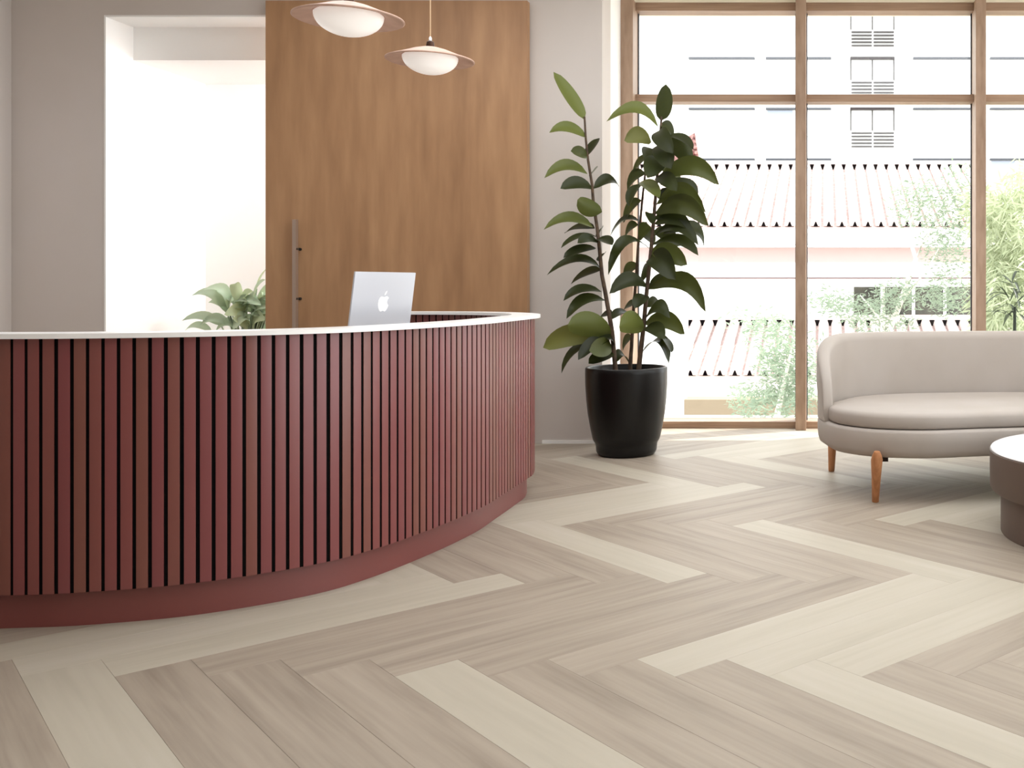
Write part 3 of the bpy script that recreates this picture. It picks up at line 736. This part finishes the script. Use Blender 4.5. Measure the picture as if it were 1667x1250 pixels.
for a, b in ((1390,1433),(1440,1484),(1490,1535),(1541,1590)):
    w = obj('window', bx(hx_(a), hx_(b), -0.05, 0.02, hz(512), hz(467)), M['glass_dark'], h1)
    obj('window_frame', bx(hx_(b), hx_(b+5), -0.07, 0.02, hz(516), hz(465)), M['facade'], w)
h2 = thing('tiled_annex', 'lower tiled roof in front of the pale house, its eave below sill level', 'house', (0, 17.5, -3.2))
O2 = Vector((0, 17.5, -3.2))
tiled_roof(h2, O2, -3.62, 4.63, 0.25, (19.9, 0.332), (17.1, -0.437))
obj('wall', bx(-3.5, 4.5, 0, 2.45, 0, 2.75), M['facade'], h2)
tp = thing('red_roof_peak', 'small red tiled roof peak showing beside the rubber plant', 'roof', (hx_(1128, 30), 30, -3.2))
bm = bmesh.new()
q = [P(x, y, 30)-tp.location for x, y in ((1131,216),(1139,264),(1104,264))]; q2 = [v+Vector((-1.0, 2.5, 0)) for v in q]
a = [bm.verts.new(v) for v in q]; b = [bm.verts.new(v) for v in q2]; bm.faces.new(a); bm.faces.new(b[::-1])
for i in range(3): bm.faces.new((a[i], b[i], b[(i+1) % 3], a[(i+1) % 3]))
obj('peak_tiles', bm, M['tile_red'], tp)
zz = P(1139, 264, 30).z+3.2
obj('peak_wall', bx(-0.4, 0.2, 0, 2.5, 0, zz), M['facade'], tp)
for i in range(5):
    y = 222+i*9
    obj('peak_batten', tube([P(1131-(y-216)*0.45, y, 29.97)-tp.location, P(1131+(y-216)*0.17, y, 29.97)-tp.location], 0.05, 6), M['tile_red'], tp)
wl = tag(obj('garden_pier', bx(-4.0, P(1114, 500, 14).x, 14, 14.4, -3.2, 1.25), M['facade']), 'blank white garden wall behind the black plant pot', 'wall')
lw_ = thing('low_wall', 'low tan wall at the foot of the window beyond the pot', 'wall', (0, 13, -3.2))
obj('wall_body', bx(P(1114, 0, 13).x, 6, 0, 0.3, 0, CAMH-(675-HY)*13/F+3.2), M['facade'], lw_)
obj('wall_cap', bx(P(1114, 0, 13).x, 6, -0.03, 0.33, CAMH-(675-HY)*13/F+3.2, CAMH-(650-HY)*13/F+3.2), M['tan'], lw_)

# trees: pale bark branches, loose crown of small blades
M['foliage'] = leaf_mat('garden_foliage', (134,150,130), (146,160,138), 0.6, 0.3)
M['bamboo'] = leaf_mat('bamboo_foliage', (176,184,152), (184,192,160), 0.5, 0.3)
def blades(bm, c, n, r, ln, wd, droop=0.0, rnd=random):
    for _ in range(n):
        d = Vector((rnd.gauss(0, 1), rnd.gauss(0, 1), rnd.gauss(0, 1))); d = d.normalized()*(rnd.random()**0.45)
        p = c+Vector((d.x*r[0], d.y*r[1], d.z*r[2]))
        ax = Vector((rnd.gauss(0, 1), rnd.gauss(0, 0.6), rnd.gauss(-droop, 0.5))).normalized()
        sd_ = ax.cross(Vector((rnd.gauss(0, 1), rnd.gauss(0, 1), rnd.gauss(0, 1)))).normalized()
        l = ln*rnd.uniform(0.6, 1.3); w = wd*rnd.uniform(0.7, 1.2)
        v = [bm.verts.new(p), bm.verts.new(p+ax*l*0.5+sd_*w), bm.verts.new(p+ax*l), bm.verts.new(p+ax*l*0.5-sd_*w)]
        bm.faces.new(v)
def crown(th, clusters, Y, ln, wd, m, droop=0.0, dy=0.7):
    bm = bmesh.new()
    for px, py, rx, ry, n in clusters:
        n = int(n*2.2)
        c = P(px, py, Y+random.uniform(-0.3, 0.3))-th.location
        blades(bm, c, n, (rx*Y/F, dy, ry*Y/F), ln, wd, droop)
    o = obj('foliage', bm, m, th); o['kind'] = 'stuff'; return o
t1 = thing('garden_tree', 'slender pale barked tree with airy foliage outside the middle pane', 'tree', (P(1440, 600, 12).x, 12, -3.2))
def br(th, pts, Y, r0, r1, m=None):
    q = [P(x, y, Y+dy)-th.location for x, y, dy in pts]; n = len(q)
    obj('branch', tube(q, [r0+(r1-r0)*i/(n-1) for i in range(n)], 7), m or M['trunk'], th, 60)
q0 = P(1437, 640, 12)-t1.location
obj('trunk', tube([(q0.x, 0, 0), (q0.x, 0, 2.0), tuple(P(1437,540,12)-t1.location), tuple(P(1438,463,12)-t1.location)], [0.09, 0.07, 0.03, 0.02], 8), M['trunk'], t1, 60)
br(t1, [(1437,600,0),(1446,540,0),(1463,500,0),(1478,455,.1),(1491,421,.1),(1483,396,.2),(1483,368,.2),(1489,335,.3)], 12, 0.045, 0.012)
br(t1, [(1491,421,.1),(1500,400,.1),(1512,380,0),(1530,360,0)], 12, 0.02, 0.006)
br(t1, [(1463,500,0),(1485,468,-.1),(1510,438,-.2),(1528,405,-.2)], 12, 0.018, 0.006)
br(t1, [(1489,368,.2),(1496,345,.2),(1505,330,.3),(1515,310,.3)], 12, 0.014, 0.005)
br(t1, [(1446,540,0),(1425,510,.1),(1400,480,.2)], 12, 0.02, 0.006)
crown(t1, [(1500,330,60,45,420),(1540,400,50,60,420),(1470,480,50,30,260),(1540,480,40,40,320),(1400,500,60,25,240),(1350,490,40,25,160),(1430,525,70,20,200),(1560,320,30,60,220)], 12, 0.075, 0.009, M['foliage'])
t2 = thing('feathery_shrub', 'feathery pale shrub outside the left pane beside the lower roof', 'shrub', (P(1260, 600, 11.5).x, 11.5, -3.2))
q0 = P(1262, 690, 11.5)-t2.location
obj('trunk', tube([(q0.x, 0, 0), tuple(q0), tuple(P(1290, 560, 11.5)-t2.location)], [0.06, 0.04, 0.01], 8), M['trunk'], t2, 60)
crown(t2, [(1270,590,50,35,380),(1240,650,60,35,420),(1290,640,40,45,300),(1260,545,50,30,200),(1310,600,50,70,300),(1230,520,60,20,90)], 11.5, 0.085, 0.010, M['foliage'], 0.2)
t3 = thing('bamboo_clump', 'yellow green clump of arching bamboo beyond the right pane', 'bamboo', (P(1640, 600, 11).x, 11, -3.2))
for k in range(9):
    x = 1600+k*13
    obj('cane', tube([P(x+random.uniform(-6, 6), 760, 11+random.uniform(-.4, .4))-t3.location-Vector((0, 0, 0)), P(x, 560, 11)-t3.location, P(x+random.uniform(-18, 18), 380+random.uniform(-60, 40), 11+random.uniform(-.3, .3))-t3.location], [0.012, 0.010, 0.004], 6), M['bamboo'], t3, 60)
crown(t3, [(1640,360,50,60,500),(1650,430,55,50,600),(1640,500,55,50,600),(1610,460,25,60,300),(1600,330,30,50,200),(1670,300,40,50,200),(1640,560,60,40,300)], 11, 0.20, 0.011, M['bamboo'], 0.7)
M['darkleaf'] = leaf_mat('spiky_leaf', (36,46,32), (56,66,46), 0.5, 0.25)
t4 = thing('spiky_plant', 'dark spiky leaved plant in front of the bamboo at the right edge', 'plant', (P(1650, 480, 9.9).x, 9.9, -3.2))
obj('stem', tube([(0, 0, 0), (0.0, 0, 2.4), tuple(P(1652, 500, 9.9)-t4.location)], [0.03, 0.025, 0.015], 8), M['darkleaf'], t4, 60)
for k in range(26):
    a = random.uniform(0, 2*pi); e = random.uniform(-0.3, 1.0); ln = random.uniform(0.22, 0.38)
    B = P(1652+random.uniform(-8, 8), 490+random.uniform(-30, 30), 9.9)-t4.location
    d = Vector((cos(a)*cos(e), sin(a)*cos(e), sin(e))); T = B+d*ln-Vector((0, 0, 0.10)); C = B+d*ln*0.6+Vector((0, 0, 0.04))
    h = d.cross(Vector((0, 0, 1))).normalized()*0.016
    obj('leaf', leaf_bm(B, C, T, h, Vector((0, 0, 1)), 6), M['darkleaf'], t4, 80)
